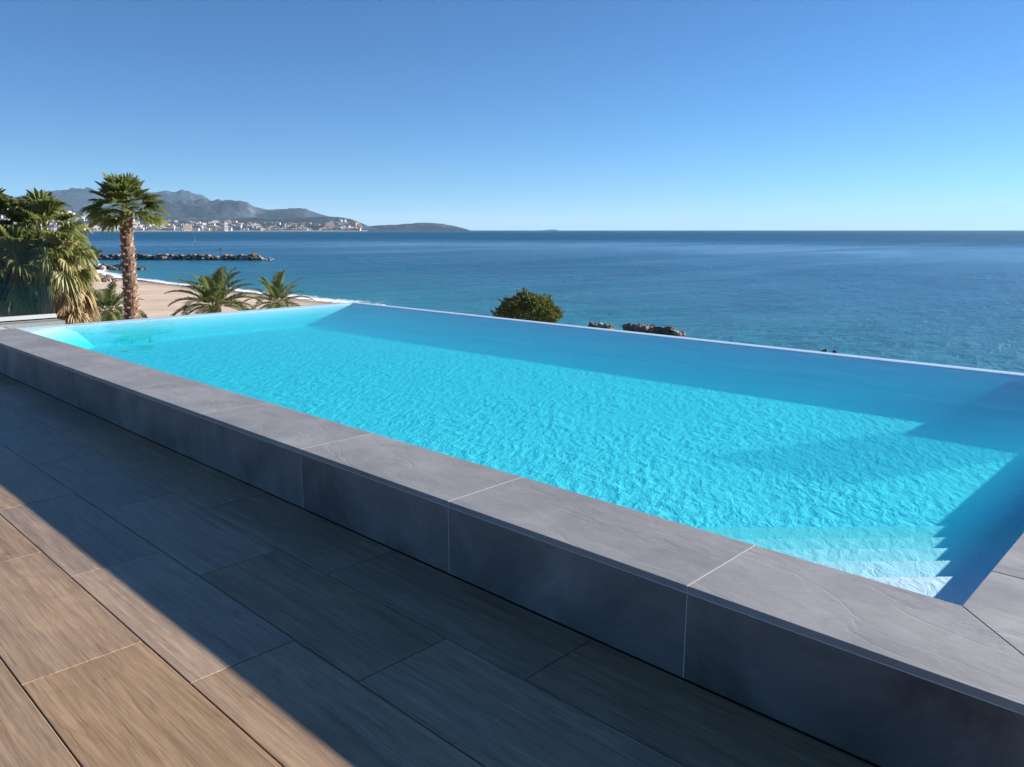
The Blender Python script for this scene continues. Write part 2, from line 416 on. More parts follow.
    for x in [-12.0,-11.02]+xs[1:]:
        bm = bmesh.new(); box(bm, x-g*.98, x+g*.98, Y_OUT+.0008, Y_OUT+.019, .003, WATER_Z-.025 if x < -11.1 else COPE_Z-.031); part(bm_obj('cladding_grout', bm, M_GROUT))
    return P
build_pool()

def build_water():
    rng = np.random.default_rng(11)
    st = .030
    xa = np.arange(X_LI-.045, X_RI+.03, st); ya = np.arange(Y_IN-.03, Y_FI+.05, st)
    X, Y = np.meshgrid(xa, ya, indexing='ij'); Z = np.zeros_like(X)
    main = R(200)
    for i in range(70):
        lam = .16*(1.0/.16)**(rng.random()**1.5)
        th = main + rng.normal(0, 1.0)
        kx, ky = np.cos(th)*2*np.pi/lam, np.sin(th)*2*np.pi/lam
        amp = 0.00006*(lam/.25)**1.25
        # slowly varying amplitude so ripples come in patches
        ph = rng.random()*6.28; q = rng.normal(0, .35, 2)
        Z += amp*np.sin(kx*X+ky*Y+ph + 1.2*np.sin(q[0]*X+q[1]*Y+ph*3))
    # calmer near the lee (far) side
    Z *= np.clip(1.05 - .035*(Y-Y_IN), .6, 1.1)
    edge = np.minimum(np.clip((X-(X_LI-.045))/.25, 0, 1), np.clip((Y_FI+.045-Y)/.25, 0, 1))
    edge = np.where((X > -1.3), np.clip((X-(X_LI-.045))/.25, 0, 1), edge)
    Z *= edge
    n, m = X.shape
    verts = np.stack([X, Y, Z+WATER_Z], -1).reshape(-1, 3)
    idx = np.arange(n*m).reshape(n, m)
    f = np.stack([idx[:-1,:-1], idx[1:,:-1], idx[1:,1:], idx[:-1,1:]], -1).reshape(-1, 4)
    o = mesh_obj('pool_water', verts.tolist(), f.tolist(), M_WATER, smooth=True)
    tag(o, kind='structure')
    return o
build_water()

# ------------------------------------------------------------------ sea, beach, hills
SEA_Z = EYE.z - 7.0
def m_sea():
    k = N('sea_water')
    v = k.coords('Object')
    vw = k.coords('Object', (1.0, .38, 1.0), (0, 0, R(-38)))
    big = k.noise(k.coords('Object', (.0016, .0005, .001), (0, 0, R(-40))), 1.0, 4, .55, .4)
    mid = k.noise(k.coords('Object', (.03, .008, .01), (0, 0, R(-44))), 1.0, 4, .6, .5)
    at = k.n('Attribute', attribute_name='shore'); shore = at.outputs['Fac']
    deep = k.ramp(big, [(.35, (.003, .062, .135)), (.65, (.006, .088, .175))])
    deep = k.mix(k.math('MULTIPLY', mid, .5), deep, (.007, .105, .185))
    c = k.mix(shore, deep, (.020, .185, .235))
    n1 = k.noise(vw, .9, 5, .62, .6); n2 = k.noise(vw, .16, 3, .5); n3 = k.noise(v, 4.2, 3, .6)
    lane = k.ramp(mid, [(.35, .45), (.65, 1.2)])
    h = k.math('ADD', k.math('MULTIPLY', n1, .55), k.math('ADD', k.math('MULTIPLY', n2, 1.2), k.math('MULTIPLY', n3, .10)))
    h = k.math('MULTIPLY', h, lane)
    ao = k.n('Attribute', attribute_name='offs'); off = ao.outputs['Fac']      # metres offshore / 1000
    ro = k.ramp(off, [(0.0, .30), (.10, .26), (.22, .18), (.30, .22), (.48, .42), (1.0, .5)])
    ro = k.math('ADD', ro, k.math('MULTIPLY', k.math('SUBTRACT', mid, .5), .22))
    spc = k.ramp(off, [(0.0, .16), (.15, .18), (.28, .22), (.5, .12), (1.0, .10)])
    k.pbsdf(c, ro, spc, k.bump(h, SEA_BUMP, .85)); return k.m
SEA_BUMP = .85
M_SEA = m_sea()

SHORE_PX = [(-420,262.5),(-100,263),(40,264),(85,267.5),(102,273),(118,278),(150,281.5),(190,286),(230,290.5),(300,298),(345,303),(420,321),(520,340),(600,351),(720,378),(860,412),(1024,460),(1250,530)]
SHORE = np.array([list(at_z(x, y, SEA_Z))[:2] for x, y in SHORE_PX])
def shore_sd(X, Y):
    """signed distance to the shoreline: positive on land (left of the polyline as walked)"""
    P = np.stack([X, Y], -1); best = np.full(X.shape, 1e18); sg = np.zeros(X.shape)
    for a, b in zip(SHORE[:-1], SHORE[1:]):
        ab = b-a; t = np.clip(((P-a)@ab)/(ab@ab), 0, 1); q = P-(a+t[..., None]*ab)
        d = (q**2).sum(-1); cr = ab[0]*(P[..., 1]-a[1]) - ab[1]*(P[..., 0]-a[0])
        m = d < best; best = np.where(m, d, best); sg = np.where(m, np.sign(-cr), sg)
    return np.sqrt(best)*sg
def beach_h(sd):
    return SEA_Z + np.interp(sd, [-40, -8, 0, 3, 8, 20, 45, 200], [-4.0, -.9, -.02, .22, .42, .80, 1.15, 1.6])
def ground_z(x, y):
    return float(beach_h(shore_sd(np.array([x]), np.array([y])))[0])

def build_sea():
    verts, faces, att = [], [], []
    rs = np.concatenate([[0], np.geomspace(3, 200, 46), np.geomspace(215, 38000, 34)])
    na = 180
    th = np.linspace(0, 2*np.pi, na, endpoint=False)
    verts.append((0, 0, SEA_Z))
    for r in rs[1:]:
        for t in th: verts.append((r*math.cos(t), r*math.sin(t), SEA_Z))
    for q in range(na): faces.append((0, 1+q, 1+(q+1) % na))
    for i in range(len(rs)-2):
        a = 1+i*na; b = a+na
        for q in range(na): faces.append((a+q, b+q, b+(q+1) % na, a+(q+1) % na))
    o = mesh_obj('sea', verts, faces, M_SEA, smooth=True)
    V = np.array(verts); sd = -shore_sd(V[:, 0], V[:, 1])
    sh = np.exp(-np.clip(sd, 0, None)/28.0)
    a = o.data.attributes.new('shore', 'FLOAT', 'POINT'); a.data.foreach_set('value', sh.astype(np.float32))
    a = o.data.attributes.new('offs', 'FLOAT', 'POINT'); a.data.foreach_set('value', np.clip(sd/1000.0, 0, 1).astype(np.float32))
    tag(o, kind='structure')
build_sea()

def m_sand():
    k = N('beach_sand'); v = k.coords('Object')
    n1 = k.noise(v, .25, 5, .6); n2 = k.noise(k.coords('Object', (.5, .12, 1), (0, 0, R(50))), 1.2, 5, .6); n3 = k.noise(v, 7, 4, .7)
    c = k.ramp(n1, [(.3, (.52, .40, .30)), (.7, (.64, .51, .395))])
    c = k.mix(.5, c, k.ramp(n2, [(.35, .34), (.65, .64)]), 'OVERLAY'); c = k.mix(.4, c, k.ramp(n3, [(.3, .3), (.7, .7)]), 'OVERLAY')
    at = k.n('Attribute', attribute_name='wet')
    c = k.mix(at.outputs['Fac'], c, (.17, .13, .10))
    k.pbsdf(c, .9, .2, k.bump(k.math('ADD', n3, k.math('MULTIPLY', n2, 2.0)), .5, .08)); return k.m
M_SAND = m_sand()
def build_beach():
    xs = np.arange(-330, 120, 2.0); ys = np.arange(-120, 130, 2.0)
    X, Y = np.meshgrid(xs, ys, indexing='ij'); sd = shore_sd(X, Y); Z = beach_h(sd)
    for i in range(X.shape[0]):
        for j in range(X.shape[1]):
            Z[i, j] += .10*mnoise.noise(Vector((X[i, j]*.11, Y[i, j]*.11, 3.1)))*min(1, max(0, sd[i, j]/6))
    n, m = X.shape; idx = np.arange(n*m).reshape(n, m)
    f = np.stack([idx[:-1, :-1], idx[1:, :-1], idx[1:, 1:], idx[:-1, 1:]], -1).reshape(-1, 4)
    keep = (sd.reshape(-1)[f] > -45).any(1)
    o = mesh_obj('beach', np.stack([X, Y, Z], -1).reshape(-1, 3).tolist(), f[keep].tolist(), M_SAND, smooth=True)
    a = o.data.attributes.new('wet', 'FLOAT', 'POINT'); a.data.foreach_set('value', np.clip(1-(sd-1.0)/5.0, 0, 1).astype(np.float32).ravel())
    tag(o, kind='structure')
build_beach()

def build_foam():
    k = N('surf_foam'); v = k.coords('Object')
    n = k.noise(v, 1.1, 6, .7, .8)
    at = k.n('Attribute', attribute_name='den')
    f = k.ramp(k.math('ADD', n, at.outputs['Fac']), [(.62, 0.0), (.74, 1.0)])
    d = k.n('BsdfDiffuse'); d.inputs[0].default_value = (.82, .85, .86, 1); tr = k.n('BsdfTransparent')
    mx = k.n('MixShader'); k.l(f, mx.inputs[0]); k.l(tr.outputs[0], mx.inputs[1]); k.l(d.outputs[0], mx.inputs[2]); k.l(mx.outputs[0], k.out.inputs['Surface'])
    pts = []
    for a, b in zip(SHORE[:-1], SHORE[1:]):
        L = np.linalg.norm(b-a); nn = max(1, int(L/1.0))
        for q in range(nn): pts.append(a+(b-a)*q/nn)
    pts = [p for p in pts if np.hypot(*p) < 260]
    vs, fs, den = [], [], []
    offs = [-1.6, -.8, 0, .8, 2.2, 4.0, 6.0]; dn = [-.4, .15, .32, .25, .05, -.08, -.4]
    for i, p in enumerate(pts):
        t = pts[min(i+1, len(pts)-1)]-pts[max(i-1, 0)]; t = t/np.linalg.norm(t); nrm = np.array([-t[1], t[0]])   # seaward
        w = 1.1*mnoise.noise(Vector((i*.09, 0, 0)))+.4*mnoise.noise(Vector((i*.35, 7, 0)))
        wd = 1+.7*mnoise.noise(Vector((i*.05, 3, 5)))
        for o_, d_ in zip(offs, dn):
            q = p + nrm*(o_*wd + w); vs.append((q[0], q[1], SEA_Z+.10-.012*o_)); den.append(d_)
    m = len(offs)
    for i in range(len(pts)-1):
        for q in range(m-1): fs.append((i*m+q, (i+1)*m+q, (i+1)*m+q+1, i*m+q+1))
    o = mesh_obj('surf_foam', vs, fs, k.m, smooth=True)
    a = o.data.attributes.new('den', 'FLOAT', 'POINT'); a.data.foreach_set('value', np.array(den, dtype=np.float32))
    tag(o, kind='stuff')
build_foam()

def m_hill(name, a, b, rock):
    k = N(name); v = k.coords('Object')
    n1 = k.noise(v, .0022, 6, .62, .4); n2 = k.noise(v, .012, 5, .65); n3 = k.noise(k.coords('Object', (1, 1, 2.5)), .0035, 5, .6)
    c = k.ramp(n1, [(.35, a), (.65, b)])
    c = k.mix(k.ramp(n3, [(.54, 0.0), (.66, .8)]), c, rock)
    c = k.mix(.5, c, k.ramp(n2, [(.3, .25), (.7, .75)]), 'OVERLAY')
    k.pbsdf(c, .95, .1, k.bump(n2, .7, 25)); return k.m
M_FOREST = m_hill('hazed_wooded_hill', (.012, .030, .050), (.026, .048, .068), (.07, .09, .115))  # distance haze put into the base colours as blue
M_ROCKY = m_hill('hazed_rocky_hill', (.022, .040, .060), (.044, .064, .086), (.12, .14, .165))  # rocky slopes, base colours blued to paint in haze
HILLS = {}
def hill(name, prof, d0, d1, d2, mat, rough, nrow=26, step=2.0):
    px = np.array([p[0] for p in prof], float); py = np.array([p[1] for p in prof], float)
    xs = np.arange(px[0], px[-1]+.1, step); ys = np.interp(xs, px, py)
    verts, faces = [], []
    T = np.concatenate([np.linspace(0, 1, nrow), np.linspace(1.1, 1.9, 7)])
    def height(i, t):
        x = xs[i]; top = at_dist(x, ys[i], d1).z
        d = d0+(d1-d0)*t if t <= 1 else d1+(d2-d1)*(t-1)/.9
        g = at_dist(x, 231, d)
        s = (math.sin(min(t, 1)*math.pi/2)**1.25) if t <= 1 else max(0, math.cos((t-1)/.9*math.pi/2))
        base = SEA_Z-3 + (top-SEA_Z+3)*s
        q = Vector((g.x/900.0, g.y/900.0, 1.7))
        rid = mnoise.fractal(q, 1.0, 2.1, 5) if True else 0
        amp = rough*(top-SEA_Z)*4*max(0, t)*(1-min(t, 1)) if t <= 1 else 0
        cr = .06*(top-SEA_Z)*mnoise.fractal(Vector((x*.11, 5.0, t*2)), 1.0, 2.0, 4) if .7 < t <= 1.3 else 0
        return Vector((g.x, g.y, max(SEA_Z-3, base + amp*rid + cr)))
    n = len(T)
    for i in range(len(xs)):
        for t in T: verts.append(height(i, t))
    for i in range(len(xs)-1):
        for j in range(n-1): faces.append((i*n+j, (i+1)*n+j, (i+1)*n+j+1, i*n+j+1))
    o = mesh_obj(name, verts, faces, mat, smooth=True); tag(o, kind='structure')
    HILLS[name] = (xs, T, verts, n)
    return o
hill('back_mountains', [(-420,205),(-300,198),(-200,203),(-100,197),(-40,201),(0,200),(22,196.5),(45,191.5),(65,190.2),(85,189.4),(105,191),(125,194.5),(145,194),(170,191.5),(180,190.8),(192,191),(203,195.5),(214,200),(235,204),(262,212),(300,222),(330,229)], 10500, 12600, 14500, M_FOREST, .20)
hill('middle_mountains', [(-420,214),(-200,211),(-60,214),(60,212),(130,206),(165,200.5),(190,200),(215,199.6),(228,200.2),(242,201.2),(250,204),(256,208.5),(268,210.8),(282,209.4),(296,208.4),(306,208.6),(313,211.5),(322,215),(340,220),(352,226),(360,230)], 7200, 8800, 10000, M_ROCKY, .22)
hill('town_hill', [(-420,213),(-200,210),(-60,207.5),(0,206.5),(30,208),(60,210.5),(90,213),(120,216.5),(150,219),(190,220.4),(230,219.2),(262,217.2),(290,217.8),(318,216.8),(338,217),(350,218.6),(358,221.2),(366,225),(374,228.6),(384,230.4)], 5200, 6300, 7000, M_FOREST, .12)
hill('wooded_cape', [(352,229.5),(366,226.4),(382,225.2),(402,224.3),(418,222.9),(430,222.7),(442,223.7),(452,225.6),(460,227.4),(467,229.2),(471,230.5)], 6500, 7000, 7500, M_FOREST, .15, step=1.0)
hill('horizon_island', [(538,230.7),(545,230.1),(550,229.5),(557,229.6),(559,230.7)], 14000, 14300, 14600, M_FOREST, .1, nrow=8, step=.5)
# the bright waterfront strip below the town
def build_shore_strip():
    vs, fs = [], []
    xs = np.arange(-420, 372, 4.0)
    for x in xs:
        for d, z in ((5060, SEA_Z-.5), (5090, SEA_Z+1.5), (5260, SEA_Z+6.0)):
            p = at_dist(x, 231, d + 60*math.sin(x*.035)); vs.append((p.x, p.y, z))
    for i in range(len(xs)-1):
        for q in range(2): fs.append((i*3+q, (i+1)*3+q, (i+1)*3+q+1, i*3+q+1))
    tag(mesh_obj('far_shore', vs, fs, m_plain('far_shingle', (.30, .28, .25), .9, .1, .05, .1), smooth=True), kind='structure')
build_shore_strip()

# ------------------------------------------------------------------ far coastal town
def build_town():
    rng = random.Random(21)
    wall = [m_plain('town_wall_cream', (.62, .55, .44), .9, .1, .1, .1), m_plain('town_wall_white', (.74, .72, .68), .9, .1, .1, .1), m_plain('town_wall_ochre', (.55, .38, .24), .9, .1, .1, .1), m_plain('town_wall_rose', (.58, .42, .35), .9, .1, .1, .1)]
    roof = m_plain('town_roof_tile', (.36, .17, .10), .9, .1, .1, .1); dark = m_plain('town_window', (.06, .07, .08), .4, .5, 1, .05)
    def house(w, d, h, wm):
        bm = bmesh.new(); box(bm, -w/2, w/2, -d/2, d/2, -25, h); n0 = len(bm.faces)
        e = .6; a = [bm.verts.new(p) for p in ((-w/2-e,-d/2-e,h),(w/2+e,-d/2-e,h),(w/2+e,d/2+e,h),(-w/2-e,d/2+e,h))]
        r1, r2 = bm.verts.new((-w/4,0,h+d*.22)), bm.verts.new((w/4,0,h+d*.22))
        rf = [bm.faces.new((a[0],a[1],r2,r1)), bm.faces.new((a[1],a[2],r2)), bm.faces.new((a[2],a[3],r1,r2)), bm.faces.new((a[3],a[0],r1))]
        for f in rf: f.material_index = 1
        for lv in range(int(h//3.2)):
            z = 1.0+lv*3.2
            for q in range(int(w//5)):
                x = -w/2+2.5+q*5
                for sy in (-1, 1):
                    b0 = len(bm.faces); box(bm, x-.7, x+.7, sy*d/2-.05, sy*d/2+.05, z, z+1.6)
                    bm.faces.ensure_lookup_table()
                    for f in bm.faces[b0:]: f.material_index = 2
        return bm, [wm, roof, dark]
    def block(w, d, h, wm):
        bm = bmesh.new(); box(bm, -w/2, w/2, -d/2, d/2, -25, h); box(bm, -w*.12, w*.12, -d*.2, d*.2, h+.02, h+3)
        for lv in range(int(h//3)):
            z = .9+lv*3.0
            for sy in (-1, 1):
                b0 = len(bm.faces); box(bm, -w/2+1, w/2-1, sy*d/2-.06, sy*d/2+.06, z, z+1.5)
                bm.faces.ensure_lookup_table()
                for f in bm.faces[b0:]: f.material_index = 2
        return bm, [wm, roof, dark]
    kinds = []
    for wm, cn in zip(wall, ('cream', 'white', 'ochre', 'rose')):
        kinds.append((house, cn, wm)); kinds.append((block, cn, wm))
    protos = {}
    def place(x, d, z, w, dp, h, kind, seen={}):
        fn, cn, wm = kinds[kind]
        key = (kind, round(w/8), round(h/6))
        if key not in protos:
            bm, mats = fn(round(w/8)*8 or 8, dp, round(h/6)*6 or 6, wm)
            o = bm_obj('town_house' if fn is house else 'apartment_block', bm, mats); protos[key] = o
        else:
            o = protos[key].copy(); link(o)
        p = at_dist(x, 231, d); o.location = (p.x, p.y, z)
        o.rotation_euler = (0, 0, math.atan2(p.y, p.x)+math.pi/2+rng.uniform(-.5, .5))
        if fn is house: tag(o, '%s house with a tiled roof in the far town across the bay' % cn, 'house', '%s houses of the far town' % cn)
        else: tag(o, '%s block of flats with a flat roof in the far town across the bay' % cn, 'building', '%s blocks of flats of the far town' % cn)
        return o
    xs, T, V, n = HILLS['town_hill']
    def th(x, t):
        i = min(len(xs)-2, max(0, int((x-xs[0])/2.0))); j = min(len(T)-1, int(t*25))
        return V[i*n+j]
    cnt = 0
    for q in range(1600):
        if cnt >= 520: break
        x = rng.uniform(-6, 362)
        lim = .80 if x < 120 else (.62 if x < 240 else (.40 if x < 330 else .60))
        t = (rng.random()**1.35)*lim
        if x > 250 and x < 325 and rng.random() < .35: continue
        v = th(x, t); d = math.hypot(v.x, v.y)
        
        z = max(v.z, SEA_Z+6)
        kind = rng.choice([0,0,2,2,4,3,3,1,5,1,0,6])
        big = t < .12
        w = rng.choice([24, 32, 40, 56]) if kinds[kind][0] is block else rng.choice([16, 24, 32])
        h = (rng.choice([12, 12, 12, 18]) if big else rng.choice([6, 12, 12])) if kinds[kind][0] is block else 10
        place(x, d, z, w, 14, h, kind); cnt += 1
    # landmarks one can tell apart
    def landmark(x, d, z, w, dp, h, wm, label, cat='building', name='apartment_block'):
        bm, mats = block(w, dp, h, wm); o = bm_obj(name, bm, mats); p = at_dist(x, 231, d); o.location = (p.x, p.y, z)
        o.rotation_euler = (0, 0, math.atan2(p.y, p.x)+math.pi/2+.35); tag(o, label, cat)
    landmark(226, 5150, SEA_Z+6, 22, 18, 44, wall[1], 'tall white tower block rising above the other roofs of the far town', name='tower_block')
    landmark(342, 5350, SEA_Z+8, 110, 20, 18, wall[1], 'long low white building near the end of the town by the cape', name='long_building')
    landmark(330, 5450, SEA_Z+22, 60, 20, 34, wall[3], 'broad rose block on the rise behind the long low white building', name='apartment_block')
    landmark(187, 5180, SEA_Z+6, 46, 18, 34, wall[2], 'broad ochre block standing on the waterfront left of the white tower', name='apartment_block')
build_town()

# ------------------------------------------------------------------ boulders
def m_rock():
    k = N('boulder_stone'); oi = k.n('ObjectInfo'); v = k.coords('Object')
    n = k.noise(v, 2.2, 6, .65, .5); n2 = k.noise(v, 9, 4, .6)
    c = k.ramp(oi.outputs['Random'], [(0.0, (.17, .11, .08)), (.35, (.10, .08, .07)), (.7, (.24, .18, .14)), (1.0, (.36, .31, .26))])
    c = k.mix(.6, c, k.ramp(n, [(.3, .3), (.7, .7)]), 'OVERLAY')
    k.pbsdf(c, .9, .2, k.bump(k.math('ADD', n, k.math('MULTIPLY', n2, .3)), .6, .1)); return k.m
M_ROCK = m_rock()
ROCKS = []
for s_ in range(6):
    bm = bmesh.new(); bmesh.ops.create_icosphere(bm, subdivisions=3, radius=.5)
    off = Vector((s_*7.3, 1.1, 2.2))
    for v_ in bm.verts:
        d_ = v_.co.normalized()
        r_ = .5 + .26*mnoise.noise(d_*1.3+off) + .16*mnoise.noise(d_*2.9+off)
        v_.co = d_*r_
        for ax in range(3): v_.co[ax] = max(-.46, min(.46, v_.co[ax]*1.05))
        v_.co += Vector((.03*mnoise.noise(d_*6+off), .03*mnoise.noise(d_*6+off*2), .02*mnoise.noise(d_*6-off)))
    me = bpy.data.meshes.new('boulder'); bm.to_mesh(me); bm.free(); me.materials.append(M_ROCK); ROCKS.append(me)
def boulder(p, s, rng, label, group=None):
    o = bpy.data.objects.new('boulder', rng.choice(ROCKS)); link(o); o.location = p
    o.scale = (s*rng.uniform(.85, 1.3), s*rng.uniform(.85, 1.2), s*rng.uniform(.65, .95))
    o.rotation_euler = (rng.uniform(-.4, .4), rng.uniform(-.4, .4), rng.uniform(0, 6.28)); tag(o, label, 'rock', group); return o
rng = random.Random(8)
def bank(xa, xb, ya, yb, rows, size, label, group, taper=True):
    a = at_z(xa, ya, SEA_Z); b = at_z(xb, yb, SEA_Z); L = (b-a).length; dirv = (b-a).normalized(); nr = Vector((-dirv.y, dirv.x, 0))
    for r, (back, zz) in enumerate(rows):
        x = 0.0
        while x < L:
            f = min(1.0, (L-x)/(size*3.5)) if taper else 1.0
            if f > .35+.35*r*(1 if taper else 0) or r == 0:
                p = a + dirv*(x+rng.uniform(-.2, .2)*size) + nr*(back+rng.uniform(-.3, .3)*size); p.z = SEA_Z + zz*f + rng.uniform(-.22, .22)*size
                boulder(p, size*rng.uniform(.8, 1.25), rng, label, group)
            x += size*rng.uniform(.78, 1.02)
bank(70, 274, 259.6, 260.2, [(0, .15), (1.0, .75), (2.3, 1.15)], 1.25, 'weathered boulder in the long breakwater across the small bay', 'boulders of the long breakwater')
bank(66, 150, 270.5, 269.5, [(0, .1), (.9, .55)], 1.15, 'reddish boulder in the short breakwater in front of the long one', 'boulders of the short breakwater')
for q in range(16):
    p = at_z(rng.uniform(88, 119), rng.uniform(277.5, 283), SEA_Z+.3); p.z = ground_z(p.x, p.y)+.1
    boulder(p, rng.uniform(.6, 1.1), rng, 'pale boulder lying on the sand at the water line behind the fan palms', 'pale boulders on the beach')
bank(628, 682, 337.5, 342.0, [(0, -.1), (.45, .30), (.2, .62), (.8, .45)], .62, 'dark sunlit boulder of the small rock pile just beyond the far pool edge', 'boulders of the small rock pile', taper=False)
bank(590, 614, 333.0, 334.5, [(0, .15), (.4, .40)], .5, 'dark boulder left of the small rock pile beyond the far pool edge', 'boulders left of the small rock pile', taper=False)
for (x, y) in ((823.5, 356.5), (834, 358.0)):
    p = at_z(x, y, SEA_Z); p.z = SEA_Z+.28
    boulder(p, .36, rng, 'small dark rock just showing over the far pool edge at right', 'small dark rocks at right')

# ------------------------------------------------------------------ foliage
def m_leaf(name, a, b, tip=None, trans=.35, rough=.45):
    k = N(name); at = k.n('Attribute', attribute_name='tone'); v = k.coords('Object')
    n = k.noise(v, 2.5, 3, .6)
    f = k.math('ADD', k.math('MULTIPLY', at.outputs['Fac'], .75), k.math('MULTIPLY', n, .25))
    st = [(0.0, a), (.6, b)] + ([(1.0, tip)] if tip else [])
    c = k.ramp(f, st)
    p = k.n('BsdfPrincipled'); p.inputs['Roughness'].default_value = rough; p.inputs['Specular IOR Level'].default_value = .4; k.l(c, p.inputs['Base Color'])
    t = k.n('BsdfTranslucent'); k.l(c, t.inputs[0]); mx = k.n('MixShader'); mx.inputs[0].default_value = trans
    k.l(p.outputs[0], mx.inputs[1]); k.l(t.outputs[0], mx.inputs[2]); k.l(mx.outputs[0], k.out.inputs['Surface']); return k.m
M_FAN = m_leaf('fan_palm_leaf', (.05, .072, .018), (.155, .18, .05), (.46, .40, .17), .45)
M_FANDRY = m_leaf('dry_fan_palm_leaf', (.16, .10, .05), (.33, .24, .12), (.50, .42, .25), .25, .7)
M_DATE = m_leaf('date_palm_leaf', (.05, .08, .025), (.16, .20, .065), (.36, .33, .15), .45)
M_SHRUB = m_leaf('shrub_leaf', (.024, .040, .012), (.095, .125, .030), (.25, .26, .09))
def m_trunk():
    k = N('palm_trunk'); v = k.coords('Object')
    n = k.noise(k.coords('Object', (1, 1, .35)), 8, 5, .65); n2 = k.noise(v, 25, 4, .6)
    c = k.ramp(n, [(.3, (.06, .035, .025)), (.55, (.16, .10, .07)), (.75, (.30, .21, .15))])
    c = k.mix(.4, c, k.ramp(n2, [(.3, .3), (.7, .7)]), 'OVERLAY')
    k.pbsdf(c, .9, .15, k.bump(n2, .6, .03)); return k.m
M_TRUNK = m_trunk()
M_BOOT = m_plain('palm_leaf_base', (.42, .33, .26), .9, .15, 12, .25, .4)

class Leafs:
    def __init__(s): s.v, s.f, s.t = [], [], []
    def quadstrip(s, L, Rr, tone):
        n = len(s.v)
        for a, b, tt in zip(L, Rr, tone): s.v += [tuple(a), tuple(b)]; s.t += [tt, tt]
        for q in range(len(L)-1): s.f.append((n+2*q, n+2*q+1, n+2*q+3, n+2*q+2))
    def obj(s, name, mat, parent):
        o = mesh_obj(name, s.v, s.f, mat, parent)
        a = o.data.attributes.new('tone', 'FLOAT', 'POINT'); a.data.foreach_set('value', np.array(s.t, dtype=np.float32)); return o
def fan_leaf(L, base, az, el, pet, rad, rng, tone, droop=.5, nseg=22, spread=2.9):
    d = Vector((math.cos(el)*math.cos(az), math.cos(el)*math.sin(az), math.sin(el)))
    side = Vector((-math.sin(az), math.cos(az), 0)); up = side.cross(d)*-1
    up = d.cross(side)*-1 if d.cross(side).z < 0 else d.cross(side)
    # petiole, bending down a little
    prev = None; LL, RR, tt = [], [], []
    for q in range(5):
        t = q/4; p = Vector(base)+d*pet*t - Vector((0,0,1))*pet*.22*droop*t*t
        w = .022*(1-.4*t); LL.append(p+side*w); RR.append(p-side*w); tt.append(.55)
    L.quadstrip(LL, RR, tt); hub = p
    dd = (d - Vector((0,0,1))*.5*droop).normalized(); up2 = side.cross(dd); up2 = up2 if up2.z > 0 else -up2
    tw = rng.uniform(-.35, .35); side2 = (side*math.cos(tw)+up2*math.sin(tw)); up3 = (up2*math.cos(tw)-side*math.sin(tw))
    fold = rng.uniform(.15, .45)
    for sgi in range(nseg):
        a = (sgi/(nseg-1)-.5)*spread
        r = rad*(.72+.28*math.cos(a*.62))*rng.uniform(.88, 1.08)
        sdv = dd*math.cos(a)+side2*math.sin(a) + up3*(fold*(abs(math.sin(a))**1.5))
        sdv.normalize(); per = (dd*-math.sin(a)+side2*math.cos(a))
        LL, RR, tt = [], [], []; hang = rng.uniform(.7, 1.3)*droop
        for t, wf in ((.05, .35), (.35, .95), (.62, 1.0), (.82, .62), (1.0, .06)):
            p = hub + sdv*r*t
            if t > .5: p = p - Vector((0,0,1))*r*hang*1.5*(t-.5)**1.6 - sdv*r*hang*.35*(t-.5)**1.6
            w = rad*spread/nseg*.36*wf
            pl = up3*(w*.7*(1 if sgi % 2 else -1))
            LL.append(p-per*w+pl); RR.append(p+per*w-pl); tt.append(min(1, tone+.35*max(0, t-.62)))
        L.quadstrip(LL, RR, tt)
def trunk_mesh(name, pts, rads, mat, parent, boots=0, rng=None, boot_from=0.0):
    bm = bmesh.new(); ns = 14; rings = []
    n = len(pts)
    for i, (p, r) in enumerate(zip(pts, rads)):
        rings.append([bm.verts.new((p[0]+r*math.cos(2*math.pi*q/ns)*(1+.06*mnoise.noise(Vector((q*1.7, i*.9, 2)))), p[1]+r*math.sin(2*math.pi*q/ns)*(1+.06*mnoise.noise(Vector((q*1.7, i*.9, 2)))), p[2])) for q in range(ns)])
    for a, b in zip(rings, rings[1:]):
        for q in range(ns): bm.faces.new((a[q], a[(q+1) % ns], b[(q+1) % ns], b[q]))
    bm.faces.new(rings[-1])
    for k in range(boots):
        t = boot_from+(1-boot_from)*(k+.5)/boots; fi = t*(n-1); i = min(n-2, int(fi)); u = fi-i
        c = Vector(pts[i]).lerp(Vector(pts[i+1]), u); r = rads[i]*(1-u)+rads[i+1]*u
        a = k*2.39996; d = Vector((math.cos(a), math.sin(a), 0)); sdv = Vector((-d.y, d.x, 0)); w = r*rng.uniform(.20, .30); l = r*rng.uniform(.35, .6); h = r*rng.uniform(.35, .6)
        b0 = c+d*r*.90
        q = [b0-sdv*w, b0+sdv*w, b0+d*l*.8+sdv*w*.7+Vector((0,0,h)), b0+d*l*.8-sdv*w*.7+Vector((0,0,h)), b0-sdv*w*.8+Vector((0,0,h*.55)), b0+sdv*w*.8+Vector((0,0,h*.55))]
        v = [bm.verts.new(x) for x in q]
        for f in ((0,1,2,3), (3,2,5,4), (0,3,4), (1,5,2)):
            ff = bm.faces.new([v[j] for j in f]); ff.material_index = 1
    return bm_obj(name, bm, [mat, M_BOOT], parent)
